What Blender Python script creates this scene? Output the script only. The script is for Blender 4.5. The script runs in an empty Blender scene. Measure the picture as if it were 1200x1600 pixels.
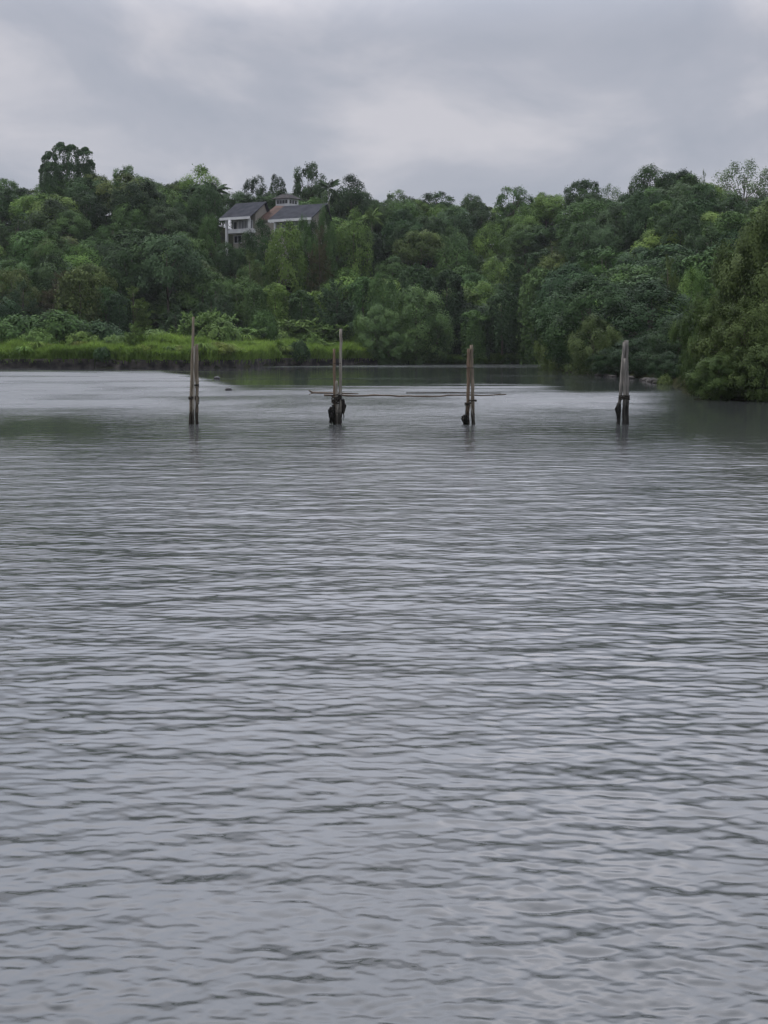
import bpy, bmesh, math, random
import numpy as np
from mathutils import Vector, Matrix
R = math.radians
S = bpy.context.scene
C = bpy.context.collection
PI = math.pi

# ------------------------------------------------------------------ camera
F = 2311.0           # focal length in pixels of the 1200x1600 photograph
CAMH = 2.33
HOR = 545.0          # horizon row
PITCH = math.atan((800 - HOR) / F)
cd = bpy.data.cameras.new('camera')
cam = bpy.data.objects.new('camera', cd); C.objects.link(cam)
cd.sensor_fit = 'VERTICAL'; cd.sensor_height = 36.0; cd.lens = 36.0 * F / 1600
cd.clip_start = 0.1; cd.clip_end = 5000
cam.location = (0, 0, CAMH)
cam.rotation_euler = (PI / 2 - PITCH, 0, 0)
S.camera = cam
S.render.resolution_x = 768; S.render.resolution_y = 1024

def ray(px, py, D):
    """point on the plane y=D seen at photograph pixel px,py"""
    u = (px - 600) / F; v = (800 - py) / F
    t = D / (math.cos(PITCH) + v * math.sin(PITCH))
    return u * t, D, CAMH + t * (v * math.cos(PITCH) - math.sin(PITCH))

def proj(x, y, z):
    dz = z - CAMH
    d = y * math.cos(PITCH) - dz * math.sin(PITCH)
    up = y * math.sin(PITCH) + dz * math.cos(PITCH)
    return 600 + F * x / d, 800 - F * up / d

# ------------------------------------------------------------------ world, sun, exposure
SUN_EL, SUN_AZ = R(60), R(-68)       # high on the left, behind cloud
W = bpy.data.worlds.new('World'); S.world = W; W.use_nodes = True
nt = W.node_tree; N = nt.nodes; L = nt.links; N.clear()
out = N.new('ShaderNodeOutputWorld'); bg = N.new('ShaderNodeBackground')
sky = N.new('ShaderNodeTexSky'); sky.sky_type = 'NISHITA'; sky.sun_disc = False
sky.sun_elevation = SUN_EL; sky.sun_rotation = SUN_AZ
tc = N.new('ShaderNodeTexCoord'); sep = N.new('ShaderNodeSeparateXYZ')
L.new(tc.outputs['Generated'], sep.inputs[0])
def wmath(op, a, b=None, c=None):
    m = N.new('ShaderNodeMath'); m.operation = op
    for i, s in enumerate((a, b, c)):
        if s is None: continue
        if isinstance(s, (int, float)): m.inputs[i].default_value = s
        else: L.new(s, m.inputs[i])
    return m.outputs[0]
zc = wmath('MAXIMUM', sep.outputs[2], 0.0)
zz = wmath('ADD', zc, 0.16)
cx = wmath('DIVIDE', sep.outputs[0], zz); cy = wmath('DIVIDE', sep.outputs[1], zz)
comb = N.new('ShaderNodeCombineXYZ'); L.new(cx, comb.inputs[0]); L.new(cy, comb.inputs[1])
mp = N.new('ShaderNodeMapping'); mp.inputs['Rotation'].default_value = (0, 0, R(-38))
mp.inputs['Scale'].default_value = (1.0, 0.55, 1); mp.inputs['Location'].default_value = (4.03, 25.42, 3.82)
L.new(comb.outputs[0], mp.inputs[0])
n1 = N.new('ShaderNodeTexNoise'); n1.inputs['Scale'].default_value = 2.3; n1.inputs['Detail'].default_value = 7.0
n1.inputs['Roughness'].default_value = 0.54; n1.inputs['Distortion'].default_value = 0.35
L.new(mp.outputs[0], n1.inputs['Vector'])
rmp = N.new('ShaderNodeValToRGB')
rmp.color_ramp.elements[0].position = 0.30; rmp.color_ramp.elements[0].color = (0.37, 0.395, 0.465, 1)
rmp.color_ramp.elements[1].position = 0.69; rmp.color_ramp.elements[1].color = (0.60, 0.59, 0.635, 1)
e = rmp.color_ramp.elements.new(0.50); e.color = (0.44, 0.455, 0.52, 1)
L.new(n1.outputs[0], rmp.inputs[0])
# overcast sky: brighter towards the zenith
gain = wmath('MULTIPLY_ADD', wmath('MAXIMUM', wmath('SUBTRACT', zc, 0.19), 0.0), 1.0, 1.0)
gain = wmath('MULTIPLY_ADD', wmath('MAXIMUM', wmath('SUBTRACT', zc, 0.72), 0.0), 8.0, gain)      # extra overhead brightness, added out of view to light the crown tops
dt = N.new('ShaderNodeVectorMath'); dt.operation = 'DOT_PRODUCT'; wid = N.new('ShaderNodeVectorMath'); wid.operation = 'MULTIPLY'; wid.inputs[1].default_value = (.5, 1, 1); L.new(tc.outputs['Generated'], wid.inputs[0])
nrm_ = N.new('ShaderNodeVectorMath'); nrm_.operation = 'NORMALIZE'; L.new(wid.outputs[0], nrm_.inputs[0]); L.new(nrm_.outputs[0], dt.inputs[0])
GEL, GAZ = R(37), R(1)             # bright thin cloud ahead, above the frame
dt.inputs[1].default_value = (math.sin(GAZ) * math.cos(GEL), math.cos(GAZ) * math.cos(GEL), math.sin(GEL))
gl = N.new('ShaderNodeMapRange'); gl.interpolation_type = 'SMOOTHSTEP'; L.new(dt.outputs['Value'], gl.inputs[0])
gl.inputs[1].default_value = math.cos(R(26)); gl.inputs[2].default_value = math.cos(R(6)); gl.inputs[3].default_value = 0; gl.inputs[4].default_value = 4.2
gain = wmath('ADD', gain, gl.outputs[0])
low = wmath('MULTIPLY', wmath('POWER', wmath('SUBTRACT', 1.0, zc), 30.0), 0.20)   # pale band near the horizon
gain = wmath('ADD', gain, low)
vm = N.new('ShaderNodeVectorMath'); vm.operation = 'SCALE'
L.new(rmp.outputs[0], vm.inputs[0]); L.new(gain, vm.inputs['Scale'])
SKYK = 0.10
vm2 = N.new('ShaderNodeVectorMath'); vm2.operation = 'SCALE'; vm2.inputs['Scale'].default_value = 1 / SKYK
L.new(vm.outputs[0], vm2.inputs[0])
mx = N.new('ShaderNodeMixRGB'); mx.inputs[0].default_value = 0.93
L.new(sky.outputs[0], mx.inputs[1]); L.new(vm2.outputs[0], mx.inputs[2])
L.new(mx.outputs[0], bg.inputs[0]); bg.inputs[1].default_value = SKYK
L.new(bg.outputs[0], out.inputs[0])

sd = bpy.data.lights.new('sun', 'SUN'); sd.energy = 1.5; sd.angle = R(20); sd.color = (1, 0.96, 0.9)
so = bpy.data.objects.new('sun', sd); C.objects.link(so)
sv = Vector((math.sin(SUN_AZ) * math.cos(SUN_EL), math.cos(SUN_AZ) * math.cos(SUN_EL), math.sin(SUN_EL)))
so.rotation_euler = sv.to_track_quat('Z', 'Y').to_euler()
S.view_settings.view_transform = 'Standard'; S.view_settings.look = 'None'
S.view_settings.exposure = 0.0; S.view_settings.gamma = 1.0
S.cycles.max_bounces = 6; S.cycles.diffuse_bounces = 3; S.cycles.glossy_bounces = 3
S.cycles.transmission_bounces = 3; S.cycles.volume_bounces = 0; S.cycles.transparent_max_bounces = 4

# ------------------------------------------------------------------ materials
def mat(name, build):
    m = bpy.data.materials.new(name); m.use_nodes = True
    t = m.node_tree; b = t.nodes['Principled BSDF']
    build(t, b); return m
def nd(t, kind, **kw):
    n = t.nodes.new('ShaderNode' + kind)
    for k, v in kw.items():
        if hasattr(n, k) and k not in n.inputs: setattr(n, k, v)
        else: n.inputs[k].default_value = v
    return n
def noise_col(t, b, c0, c1, scale, rough=0.85, detail=5, stretch=(1, 1, 1), lo=0.35, hi=0.65, bump=0.0, coord='Object', spec=.25):
    tcn = nd(t, 'TexCoord'); mpn = nd(t, 'Mapping'); mpn.inputs['Scale'].default_value = stretch
    t.links.new(tcn.outputs[coord], mpn.inputs[0])
    n = nd(t, 'TexNoise', Scale=scale, Detail=detail); t.links.new(mpn.outputs[0], n.inputs['Vector'])
    r = nd(t, 'ValToRGB'); r.color_ramp.elements[0].position = lo; r.color_ramp.elements[1].position = hi
    r.color_ramp.elements[0].color = (*c0, 1); r.color_ramp.elements[1].color = (*c1, 1)
    t.links.new(n.outputs[0], r.inputs[0]); t.links.new(r.outputs[0], b.inputs['Base Color'])
    b.inputs['Roughness'].default_value = rough
    b.inputs['Specular IOR Level'].default_value = spec
    if bump:
        bp = nd(t, 'Bump', Strength=bump, Distance=0.05); t.links.new(n.outputs[0], bp.inputs['Height'])
        t.links.new(bp.outputs[0], b.inputs['Normal'])
    return r
def leaf_build(t, b, trans=.14):
    oi = nd(t, 'ObjectInfo'); at = nd(t, 'Attribute', attribute_name='tint')
    ma = nd(t, 'Math', operation='MULTIPLY_ADD'); t.links.new(at.outputs['Fac'], ma.inputs[0])
    ma.inputs[1].default_value = 1.15; ma.inputs[2].default_value = 0.42
    sc = nd(t, 'VectorMath', operation='SCALE'); t.links.new(oi.outputs['Color'], sc.inputs[0]); t.links.new(ma.outputs[0], sc.inputs['Scale'])
    hs = nd(t, 'HueSaturation'); t.links.new(sc.outputs[0], hs.inputs['Color'])
    mh = nd(t, 'Math', operation='MULTIPLY_ADD'); t.links.new(at.outputs['Fac'], mh.inputs[0])
    mh.inputs[1].default_value = -0.03; mh.inputs[2].default_value = 0.515; t.links.new(mh.outputs[0], hs.inputs['Hue'])
    t.links.new(hs.outputs[0], b.inputs['Base Color'])
    b.inputs['Roughness'].default_value = 0.6; b.inputs['Specular IOR Level'].default_value = 0.06
    tr = nd(t, 'BsdfTranslucent'); t.links.new(hs.outputs[0], tr.inputs['Color'])
    mxs = nd(t, 'MixShader'); mxs.inputs[0].default_value = trans
    t.links.new(b.outputs[0], mxs.inputs[1]); t.links.new(tr.outputs[0], mxs.inputs[2])
    t.links.new(mxs.outputs[0], t.nodes['Material Output'].inputs['Surface'])
M = {}
M['leaf'] = mat('leaf', leaf_build)
M['blade'] = mat('blade', lambda t, b: leaf_build(t, b, .42))
M['bark'] = mat('bark', lambda t, b: noise_col(t, b, (0.05, 0.042, 0.034), (0.14, 0.12, 0.095), 3, stretch=(3, 3, .6), bump=.4))
M['palebark'] = mat('pale_bark', lambda t, b: noise_col(t, b, (0.12, 0.11, 0.095), (0.26, 0.24, 0.21), 3, stretch=(3, 3, .6), bump=.4))
M['soil'] = mat('soil', lambda t, b: noise_col(t, b, (0.012, 0.014, 0.008), (0.034, 0.036, 0.018), 0.35, detail=8, spec=0.0))
M['fascia'] = mat('white_paint', lambda t, b: noise_col(t, b, (0.62, 0.62, 0.63), (0.78, 0.78, 0.78), 0.6, rough=.6))
M['cream'] = mat('cream_plaster', lambda t, b: noise_col(t, b, (0.25, 0.23, 0.20), (0.41, 0.385, 0.335), 0.5, detail=6, stretch=(1, 1, .4), lo=.25, hi=.7))
M['roof'] = mat('grey_slate_roof', lambda t, b: noise_col(t, b, (0.030, 0.033, 0.042), (0.056, 0.059, 0.070), 0.9, rough=.8, detail=8, spec=.04))
M['terracotta'] = mat('terracotta', lambda t, b: noise_col(t, b, (0.065, 0.045, 0.038), (0.14, 0.085, 0.066), 1.2, detail=8))
M['darkroof'] = mat('dark_shingle', lambda t, b: noise_col(t, b, (0.022, 0.02, 0.022), (0.05, 0.044, 0.044), 1.2))
def glass_b(t, b):
    b.inputs['Base Color'].default_value = (0.02, 0.023, 0.026, 1); b.inputs['Roughness'].default_value = 0.12
M['glass'] = mat('dark_glass', glass_b)
M['curtain'] = mat('grey_screen', lambda t, b: noise_col(t, b, (0.20, 0.21, 0.23), (0.42, 0.42, 0.43), 2.4, stretch=(3, 3, .05), lo=.3, hi=.7))
M['rope'] = mat('rope', lambda t, b: noise_col(t, b, (0.012, 0.010, 0.008), (0.05, 0.042, 0.032), 30))
M['weed'] = mat('wet_weed', lambda t, b: noise_col(t, b, (0.006, 0.006, 0.005), (0.022, 0.02, 0.015), 20, rough=.5))
M['float'] = mat('float', lambda t, b: noise_col(t, b, (0.03, 0.03, 0.03), (0.10, 0.10, 0.10), 6, rough=.5))
M['stonewall'] = mat('wall_stone', lambda t, b: noise_col(t, b, (0.012, 0.011, 0.010), (0.12, 0.105, 0.09), 0.9, detail=8, stretch=(1, 1, 1.2), lo=.42, hi=.78, bump=.6))
M['rock'] = mat('rock', lambda t, b: noise_col(t, b, (0.03, 0.028, 0.026), (0.11, 0.10, 0.092), 2.0, detail=8, bump=.5))
def pole_mat(name, c0, c1, wet=0.55):
    def f(t, b):
        r = noise_col(t, b, c0, c1, 9, stretch=(2, 2, .22), detail=7, lo=.3, hi=.72, bump=.5)
        # wet, weed-stained foot of the pole (a stain with its own height)
        tcn = nd(t, 'TexCoord'); sp = nd(t, 'SeparateXYZ'); t.links.new(tcn.outputs['Object'], sp.inputs[0])
        n2 = nd(t, 'TexNoise', Scale=14.0, Detail=4.0); t.links.new(tcn.outputs['Object'], n2.inputs['Vector'])
        ad = nd(t, 'Math', operation='MULTIPLY_ADD'); t.links.new(n2.outputs[0], ad.inputs[0]); ad.inputs[1].default_value = 0.5
        t.links.new(sp.outputs[2], ad.inputs[2])
        mr = nd(t, 'MapRange'); t.links.new(ad.outputs[0], mr.inputs[0])
        mr.inputs[1].default_value = wet; mr.inputs[2].default_value = wet + .35; mr.inputs[3].default_value = 0.18; mr.inputs[4].default_value = 1
        sc = nd(t, 'VectorMath', operation='SCALE'); t.links.new(r.outputs[0], sc.inputs[0]); t.links.new(mr.outputs[0], sc.inputs['Scale'])
        t.links.new(sc.outputs[0], b.inputs['Base Color'])
    return mat(name, f)
M['pole'] = pole_mat('weathered_pole', (0.105, 0.085, 0.06), (0.33, 0.28, 0.21))
M['polepale'] = pole_mat('pale_pole', (0.14, 0.125, 0.10), (0.46, 0.43, 0.36))
M['polered'] = pole_mat('reddish_pole', (0.085, 0.06, 0.04), (0.24, 0.175, 0.12))
M['polegrey'] = pole_mat('grey_pole', (0.09, 0.085, 0.075), (0.33, 0.31, 0.275), wet=.75)
M['bamboo'] = mat('bamboo', lambda t, b: noise_col(t, b, (0.07, 0.055, 0.04), (0.20, 0.16, 0.12), 5, stretch=(.4, 3, 3)))

# ------------------------------------------------------------------ mesh helpers
def np_mesh(name, verts, faces, material, tint=None, smooth=False):
    verts = np.asarray(verts, np.float32); faces = np.asarray(faces, np.int32)
    k = faces.shape[1]; me = bpy.data.meshes.new(name)
    me.vertices.add(len(verts)); me.vertices.foreach_set('co', verts.ravel())
    me.loops.add(faces.size); me.loops.foreach_set('vertex_index', faces.ravel())
    me.polygons.add(len(faces)); me.polygons.foreach_set('loop_start', np.arange(0, faces.size, k, dtype=np.int32))
    if smooth: me.polygons.foreach_set('use_smooth', np.ones(len(faces), bool))
    if tint is not None:
        a = me.attributes.new('tint', 'FLOAT', 'FACE'); a.data.foreach_set('value', np.asarray(tint, np.float32))
    me.materials.append(material); me.update(calc_edges=True)
    return me
def link(name, me, parent=None, **props):
    o = bpy.data.objects.new(name, me); C.objects.link(o)
    if parent: o.parent = parent
    for k, v in props.items(): o[k] = v
    return o
def bm_mesh(name, bm, material, smooth=False):
    me = bpy.data.meshes.new(name)
    bmesh.ops.recalc_face_normals(bm, faces=bm.faces)
    bm.to_mesh(me); bm.free(); me.materials.append(material)
    if smooth:
        me.polygons.foreach_set('use_smooth', np.ones(len(me.polygons), bool))
    return me
def empty(name, loc, label=None, cat=None, group=None):
    o = bpy.data.objects.new(name, None); C.objects.link(o); o.location = loc
    o.empty_display_size = .3
    if label: o['label'] = label
    if cat: o['category'] = cat
    if group: o['group'] = group
    return o
def tube(bm, pts, radii, n=8, rng=None, rough=0.0):
    pts = [Vector(p) for p in pts]; rings = []
    for i, p in enumerate(pts):
        d = (pts[min(i + 1, len(pts) - 1)] - pts[max(i - 1, 0)]).normalized()
        a = d.orthogonal().normalized() if abs(d.z) > .9 else d.cross(Vector((0, 0, 1))).normalized()
        if abs(d.z) > .9: a = (Vector((1, 0, 0)) - d * d.x).normalized()
        b = d.cross(a); ring = []
        for k in range(n):
            t = 2 * PI * k / n; r = radii[i] * (1 + (rng.uniform(-rough, rough) if rng else 0))
            ring.append(bm.verts.new(p + (a * math.cos(t) + b * math.sin(t)) * r))
        rings.append(ring)
    for r0, r1 in zip(rings, rings[1:]):
        for k in range(n): bm.faces.new((r0[k], r0[(k + 1) % n], r1[(k + 1) % n], r1[k]))
    bm.faces.new(rings[0][::-1]); bm.faces.new(rings[-1])
def box(bm, x0, x1, y0, y1, z0, z1):
    v = [bm.verts.new((x, y, z)) for z in (z0, z1) for y in (y0, y1) for x in (x0, x1)]
    for f in ((0, 2, 3, 1), (4, 5, 7, 6), (0, 1, 5, 4), (2, 6, 7, 3), (0, 4, 6, 2), (1, 3, 7, 5)):
        bm.faces.new([v[i] for i in f])
def unit(v): return v / np.maximum(np.linalg.norm(v, axis=-1, keepdims=True), 1e-6)

# ------------------------------------------------------------------ terrain
SH_PX = [-260, -60, 60, 160, 250, 330, 380, 430, 590, 700, 860, 876, 890, 960, 1040, 1062, 1080, 1200, 1330]
SH_D  = [182, 180, 180, 179, 178, 178, 186, 201, 220, 224, 224, 160, 141, 124, 100, 80, 68, 65, 60]
FT_PX = [-260, 0, 300, 540, 600, 680, 860, 900, 1000, 1100, 1330]
FT_D  = [212, 212, 222, 236, 236, 233, 231, 186, 172, 160, 150]
RG_PX = [-260, 0, 300, 560, 760, 900, 1000, 1330]
RG_D  = [300, 300, 300, 310, 330, 290, 270, 260]
SK_PX = [-260, 0, 60, 102, 150, 200, 250, 290, 330, 370, 400, 440, 480, 540, 580, 620, 680, 740, 772, 800, 840, 910, 960, 985, 1010, 1080, 1120, 1200, 1330]
SK_PY = [290, 280, 282, 272, 270, 266, 274, 276, 284, 296, 294, 296, 290, 286, 302, 304, 304, 312, 318, 306, 304, 294, 306, 300, 278, 276, 296, 300, 300]
def I(px, a, b): return np.interp(px, a, b)
ridge_z = [ray(p, q, float(I(p, RG_PX, RG_D)))[2] - 8.5 for p, q in zip(SK_PX, SK_PY)]
def vnoise(x, y, seed=0):
    x = np.asarray(x, float); y = np.asarray(y, float)
    xi = np.floor(x).astype(np.int64); yi = np.floor(y).astype(np.int64); fx = x - xi; fy = y - yi
    fx = fx * fx * (3 - 2 * fx); fy = fy * fy * (3 - 2 * fy)
    def h(a, b):
        n = (a * 374761393 + b * 668265263 + seed * 974711) & 0x7fffffff
        n = ((n ^ (n >> 13)) * 1274126177) & 0x7fffffff
        return ((n ^ (n >> 16)) & 0xffff) / 65535.0
    return (h(xi, yi) * (1 - fx) + h(xi + 1, yi) * fx) * (1 - fy) + (h(xi, yi + 1) * (1 - fx) + h(xi + 1, yi + 1) * fx) * fy
def ground(x, y):
    x = np.asarray(x, float); y = np.asarray(y, float)
    px = 600 + F * x / np.maximum(y, 1.0) * 1.0
    px = np.clip(px, -260, 1330)
    ds = I(px, SH_PX, SH_D); d = y - ds
    left = np.clip((600 - px) / 25, 0, 1)
    right = np.clip((px - 872) / 20, 0, 1)
    bankL = np.clip(d / 0.5, 0, 1) * 1.05 + np.clip((d - .5) / 24, 0, 1) * 0.9 + np.clip((d - .8) / 5, 0, 1) * (1.5 * vnoise(x / 6, y / 8, 61) - .35) * (.5 + .5 * np.clip((px - 150) / 150, 0, 1))
    bankC = np.clip(d / 6, 0, 1) * 0.6
    bankR = np.clip(d / 14, 0, 1) * 0.45 + np.clip((d - 10) / 30, 0, 1) * .6
    z = bankL * left + bankR * right + bankC * (1 - left) * (1 - right)
    ft = I(px, FT_PX, FT_D); rg = I(px, RG_PX, RG_D); rz = I(px, SK_PX, ridge_z)
    t = np.clip((y - ft) / (rg - ft), 0, 1)
    t = 0.55 * t + 0.45 * (t * t * (3 - 2 * t))
    z = z + (rz - z) * t + (vnoise(x / 9, y / 9, 3) - .5) * 1.2 * np.clip(t * 6, 0, 1)
    back = np.clip((y - rg - 10) / 250, 0, 1)
    z = z * (1 - back * .8)
    z = np.where(d < 0, np.maximum(-1.6, d * 0.5 - .12), z)
    return z
def axis(a, b, fine0, fine1, fs, cs):
    v = list(np.arange(a, fine0, cs)) + list(np.arange(fine0, fine1, fs)) + list(np.arange(fine1, b + cs, cs))
    return np.array(v)
gx = axis(-600, 600, -120, 120, 1.6, 40); gy = axis(-80, 900, 56, 345, 1.6, 30)
GX, GY = np.meshgrid(gx, gy); GZ = ground(GX, GY)
def grid_faces(nr, nc):
    i = np.arange(nr - 1)[:, None] * nc + np.arange(nc - 1)[None, :]
    return np.stack([i, i + 1, i + nc + 1, i + nc], -1).reshape(-1, 4)
link('ground', np_mesh('ground', np.stack([GX, GY, GZ], -1).reshape(-1, 3), grid_faces(len(gy), len(gx)), M['soil'], smooth=True), kind='structure')

# ------------------------------------------------------------------ water
def water_build(t, b):
    at = nd(t, 'Attribute', attribute_name='chop')
    b.inputs['Base Color'].default_value = (0.060, 0.065, 0.066, 1)
    b.inputs['IOR'].default_value = 1.40
    mr = nd(t, 'MapRange'); t.links.new(at.outputs['Fac'], mr.inputs[0]); mr.inputs[1].default_value = 0; mr.inputs[2].default_value = 1
    mr.inputs[3].default_value = 0.02; mr.inputs[4].default_value = 0.22; mr.clamp = False
    t.links.new(mr.outputs[0], b.inputs['Roughness'])
    g = nd(t, 'NewGeometry'); mpn = nd(t, 'Mapping'); mpn.inputs['Scale'].default_value = (0.55, 1.0, 1)
    t.links.new(g.outputs['Position'], mpn.inputs[0])
    n = nd(t, 'TexNoise', Scale=1.5, Detail=3.0, Roughness=.6); t.links.new(mpn.outputs[0], n.inputs['Vector'])
    bs = nd(t, 'Math', operation='MULTIPLY'); t.links.new(at.outputs['Fac'], bs.inputs[0]); bs.inputs[1].default_value = 0.30
    bp = nd(t, 'Bump', Distance=0.5); t.links.new(n.outputs[0], bp.inputs['Height']); t.links.new(bs.outputs[0], bp.inputs['Strength'])
    t.links.new(bp.outputs[0], b.inputs['Normal'])
M['water'] = mat('water', water_build)
def wind(x, y):
    """how ruffled the surface is: gusts and calm streaks lie on the lake itself"""
    px = 600 + F * x / np.maximum(y, 1)
    w = 0.75 + 0.5 * (vnoise(x / 7, y / 9, 11) - .5) + 0.35 * (vnoise(x / 2.2, y / 3, 12) - .5)
    edge = 84 + 10 * (vnoise(x / 9, y * 0, 13) - .5) + np.clip((400 - px) / 150, 0, 1) ** 1.5 * 60
    edge = edge - np.clip((px - 840) / 60, 0, 1) * 12
    edge = edge + 16 * (vnoise(x / 6, y / 1.6, 15) - .5)
    calm = np.clip((y - edge) / 14, 0, 1)
    calm = calm * (1 - np.clip((y - (164 + 21 * np.clip((px - 260) / 140, 0, 1))) / 6, 0, 1) * (.75 * np.clip((px - 290) / 90, 0, 1)))
    w = w * (1 - calm) + calm * (0.05 + .16 * (vnoise(x / 14, y / 5, 14) > .72))
    p = np.exp(-(((x + 11) / 5.5) ** 2 + ((y - 44) / 8) ** 2))          # calm patch to the left
    w = w * (1 - .55 * p)
    q = np.clip((px - 985) / 90, 0, 1) * np.clip((y - 36) / 12, 0, 1)  # lee of the big mangrove
    w = w * (1 - .36 * np.exp(-((y - 40) / 7) ** 2))                      # quieter water around the piles
    return w * (1 - .85 * q)
def build_water():
    rng = np.random.default_rng(5)
    ys = [3.2]
    while ys[-1] < 245: ys.append(ys[-1] * 1.0023)
    ys = np.array(ys)
    us = np.concatenate([np.linspace(-1.6, -.36, 26), np.arange(-.35, .35, .0013), np.linspace(.36, 1.6, 26)])
    U, Y = np.meshgrid(us, ys); X = U * Y; Z = np.zeros_like(X)
    w = wind(X, Y); dy = Y * .0023
    var = np.zeros_like(X); tot = 0
    NW = 110
    for k in range(NW):
        big = k % 4 == 0
        lam = .35 * (1.4 / .35) ** rng.random() if big else 0.026 * (.25 / 0.026) ** (rng.random() ** 1.1)
        th = rng.normal(0, .40 if big else .58) + .05
        kx, ky = 2 * PI / lam * math.sin(th), 2 * PI / lam * math.cos(th)
        slope = .0055 if big else .0175
        amp = slope * lam / (2 * PI); tot += slope ** 2 / 2
        fy = np.clip(lam / (ys * .0023 * 2.6) - 1, 0, 1); nr = int(np.sum(fy > 0)); sl = slice(0, nr)
        p0 = rng.random() * 6.28
        if nr == 0: continue
        Xs, Ys, fade = X[sl], Y[sl], fy[sl, None]
        ph = kx * Xs + ky * Ys + p0
        grp = 0.4 + 1.2 * vnoise(Xs / (lam * 9) + k * 7.3, Ys / (lam * 6), 40 + k % 5)   # wave groups
        Z[sl] += amp * fade * grp * (np.sin(ph) + .25 * np.cos(2 * ph)) * w[sl]
        var[sl] += slope ** 2 / 2 * fade ** 2
    chop = w * np.sqrt(np.clip(1 - var / tot, 0, 1))
    PX = 600 + F * X / Y
    chop *= 1 + .35 * np.clip((Y - 50) / 15, 0, 1) + .6 * np.clip((360 - PX) / 80, 0, 1) * np.clip((Y - 58) / 20, 0, 1)
    me = np_mesh('water', np.stack([X, Y, Z], -1).reshape(-1, 3), grid_faces(len(ys), len(us)), M['water'], smooth=True)
    a = me.attributes.new('chop', 'FLOAT', 'POINT'); a.data.foreach_set('value', chop.astype(np.float32).ravel())
    link('water', me, kind='structure')
build_water()

# ------------------------------------------------------------------ foliage generators
def leaf_mesh(name, pos, nrm, Ln, Wd, rng, tint, along=None, amix=0.0):
    n = len(pos); t = rng.normal(size=(n, 3))
    if along is not None: t = unit(t) * (1 - amix) + along * amix
    nrm = unit(nrm); t = unit(t - nrm * np.sum(t * nrm, 1, keepdims=True)); b = np.cross(nrm, t)
    Ln = np.broadcast_to(np.asarray(Ln, float), (n,))[:, None] * rng.uniform(.7, 1.25, (n, 1))
    Wd = np.broadcast_to(np.asarray(Wd, float), (n,))[:, None] * rng.uniform(.7, 1.25, (n, 1))
    v = np.stack([pos - t * Ln * .5, pos + b * Wd * .5 - t * Ln * .08, pos + t * Ln * .5 - nrm * Ln * .08, pos - b * Wd * .5 - t * Ln * .08], 1).reshape(-1, 3)
    return np_mesh(name, v, np.arange(n * 4).reshape(-1, 4), M['leaf'], tint=np.clip(tint, 0, 1))
def rdirs(rng, n, up=0.0, out=None, outw=0.0):
    d = unit(rng.normal(size=(n, 3))); d[:, 2] += up
    if out is not None: d = d + out * outw
    return unit(d)
UP = np.array([0, 0, 1.0])
def crown_round(name, seed, Rr, z0, H, nl=15, nc=17, nf=22, lr=.36, ls=.30, zlow=-.35, flat=1.0, cs=.34, up=.35, irr=0.0, twig=.25):
    rng = np.random.default_rng(seed)
    P, Nn, T = [], [], []; lobes = []
    i = np.arange(nl) + .5; zz_ = zlow + (1 - zlow) * i / nl; ph = i * 2.39996 + rng.random() * 6.28
    for z, p in zip(zz_, ph):
        z = np.clip(z + rng.normal(0, .1), -1, 1); q = math.sqrt(max(0, 1 - z * z)) * rng.uniform(.8 - irr, 1.12 + irr * .6)
        r = Rr * lr * rng.uniform(.7, 1.25)
        c = np.array([math.cos(p) * q * (Rr - r * .8), math.sin(p) * q * (Rr - r * .8), z0 + H / 2 + z * (H / 2 - r * flat * .8)])
        lobes.append((c, r, np.array([math.cos(p) * q, math.sin(p) * q, z])))
    for c, r, o in lobes:
        d = rdirs(rng, nc, up, o, .75); cp = c + d * r * np.array([1, 1, flat]) * rng.uniform(.85, 1.1, (nc, 1))
        keep = np.ones(nc, bool)
        for c2, r2, _ in lobes:
            if c2 is not c: keep &= np.linalg.norm((cp - c2) / np.array([1, 1, flat]), axis=1) > r2 * .72
        cp = cp[keep]; d = d[keep]; m = len(cp)
        if m == 0: continue
        lt = rng.uniform(.25, .75); ct = rng.normal(0, .09, m)
        lp = np.repeat(cp, nf, 0); ld = np.repeat(d, nf, 0)
        g = rng.normal(size=(m * nf, 3)) * cs * Rr / 3.4
        g -= ld * np.sum(g * ld, 1, keepdims=True) * .55
        g *= (1 - .35 * min(1, twig)); g += ld * (rng.random((m * nf, 1)) - .35) * twig * np.repeat(rng.uniform(.4, 1.5, m), nf)[:, None] + UP * .0
        P.append(lp + g); Nn.append(ld * .9 + UP * .3 + rng.normal(size=g.shape) * .13)
        T.append(lt + np.repeat(ct, nf) + rng.normal(0, .08, m * nf))
    # inner foliage, so the crown is not hollow
    m = nl * 60; c = np.array([l[0] for l in lobes])[rng.integers(0, nl, m)]
    P.append(c + rng.normal(size=(m, 3)) * Rr * lr * .42); Nn.append(rng.normal(size=(m, 3)) + UP * .5); T.append(rng.uniform(.2, .7, m))
    P = np.concatenate(P); Nn = np.concatenate(Nn); T = np.concatenate(T)
    me = leaf_mesh(name, P, Nn, ls, ls * .6, rng, T)
    return me, lobes
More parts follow.
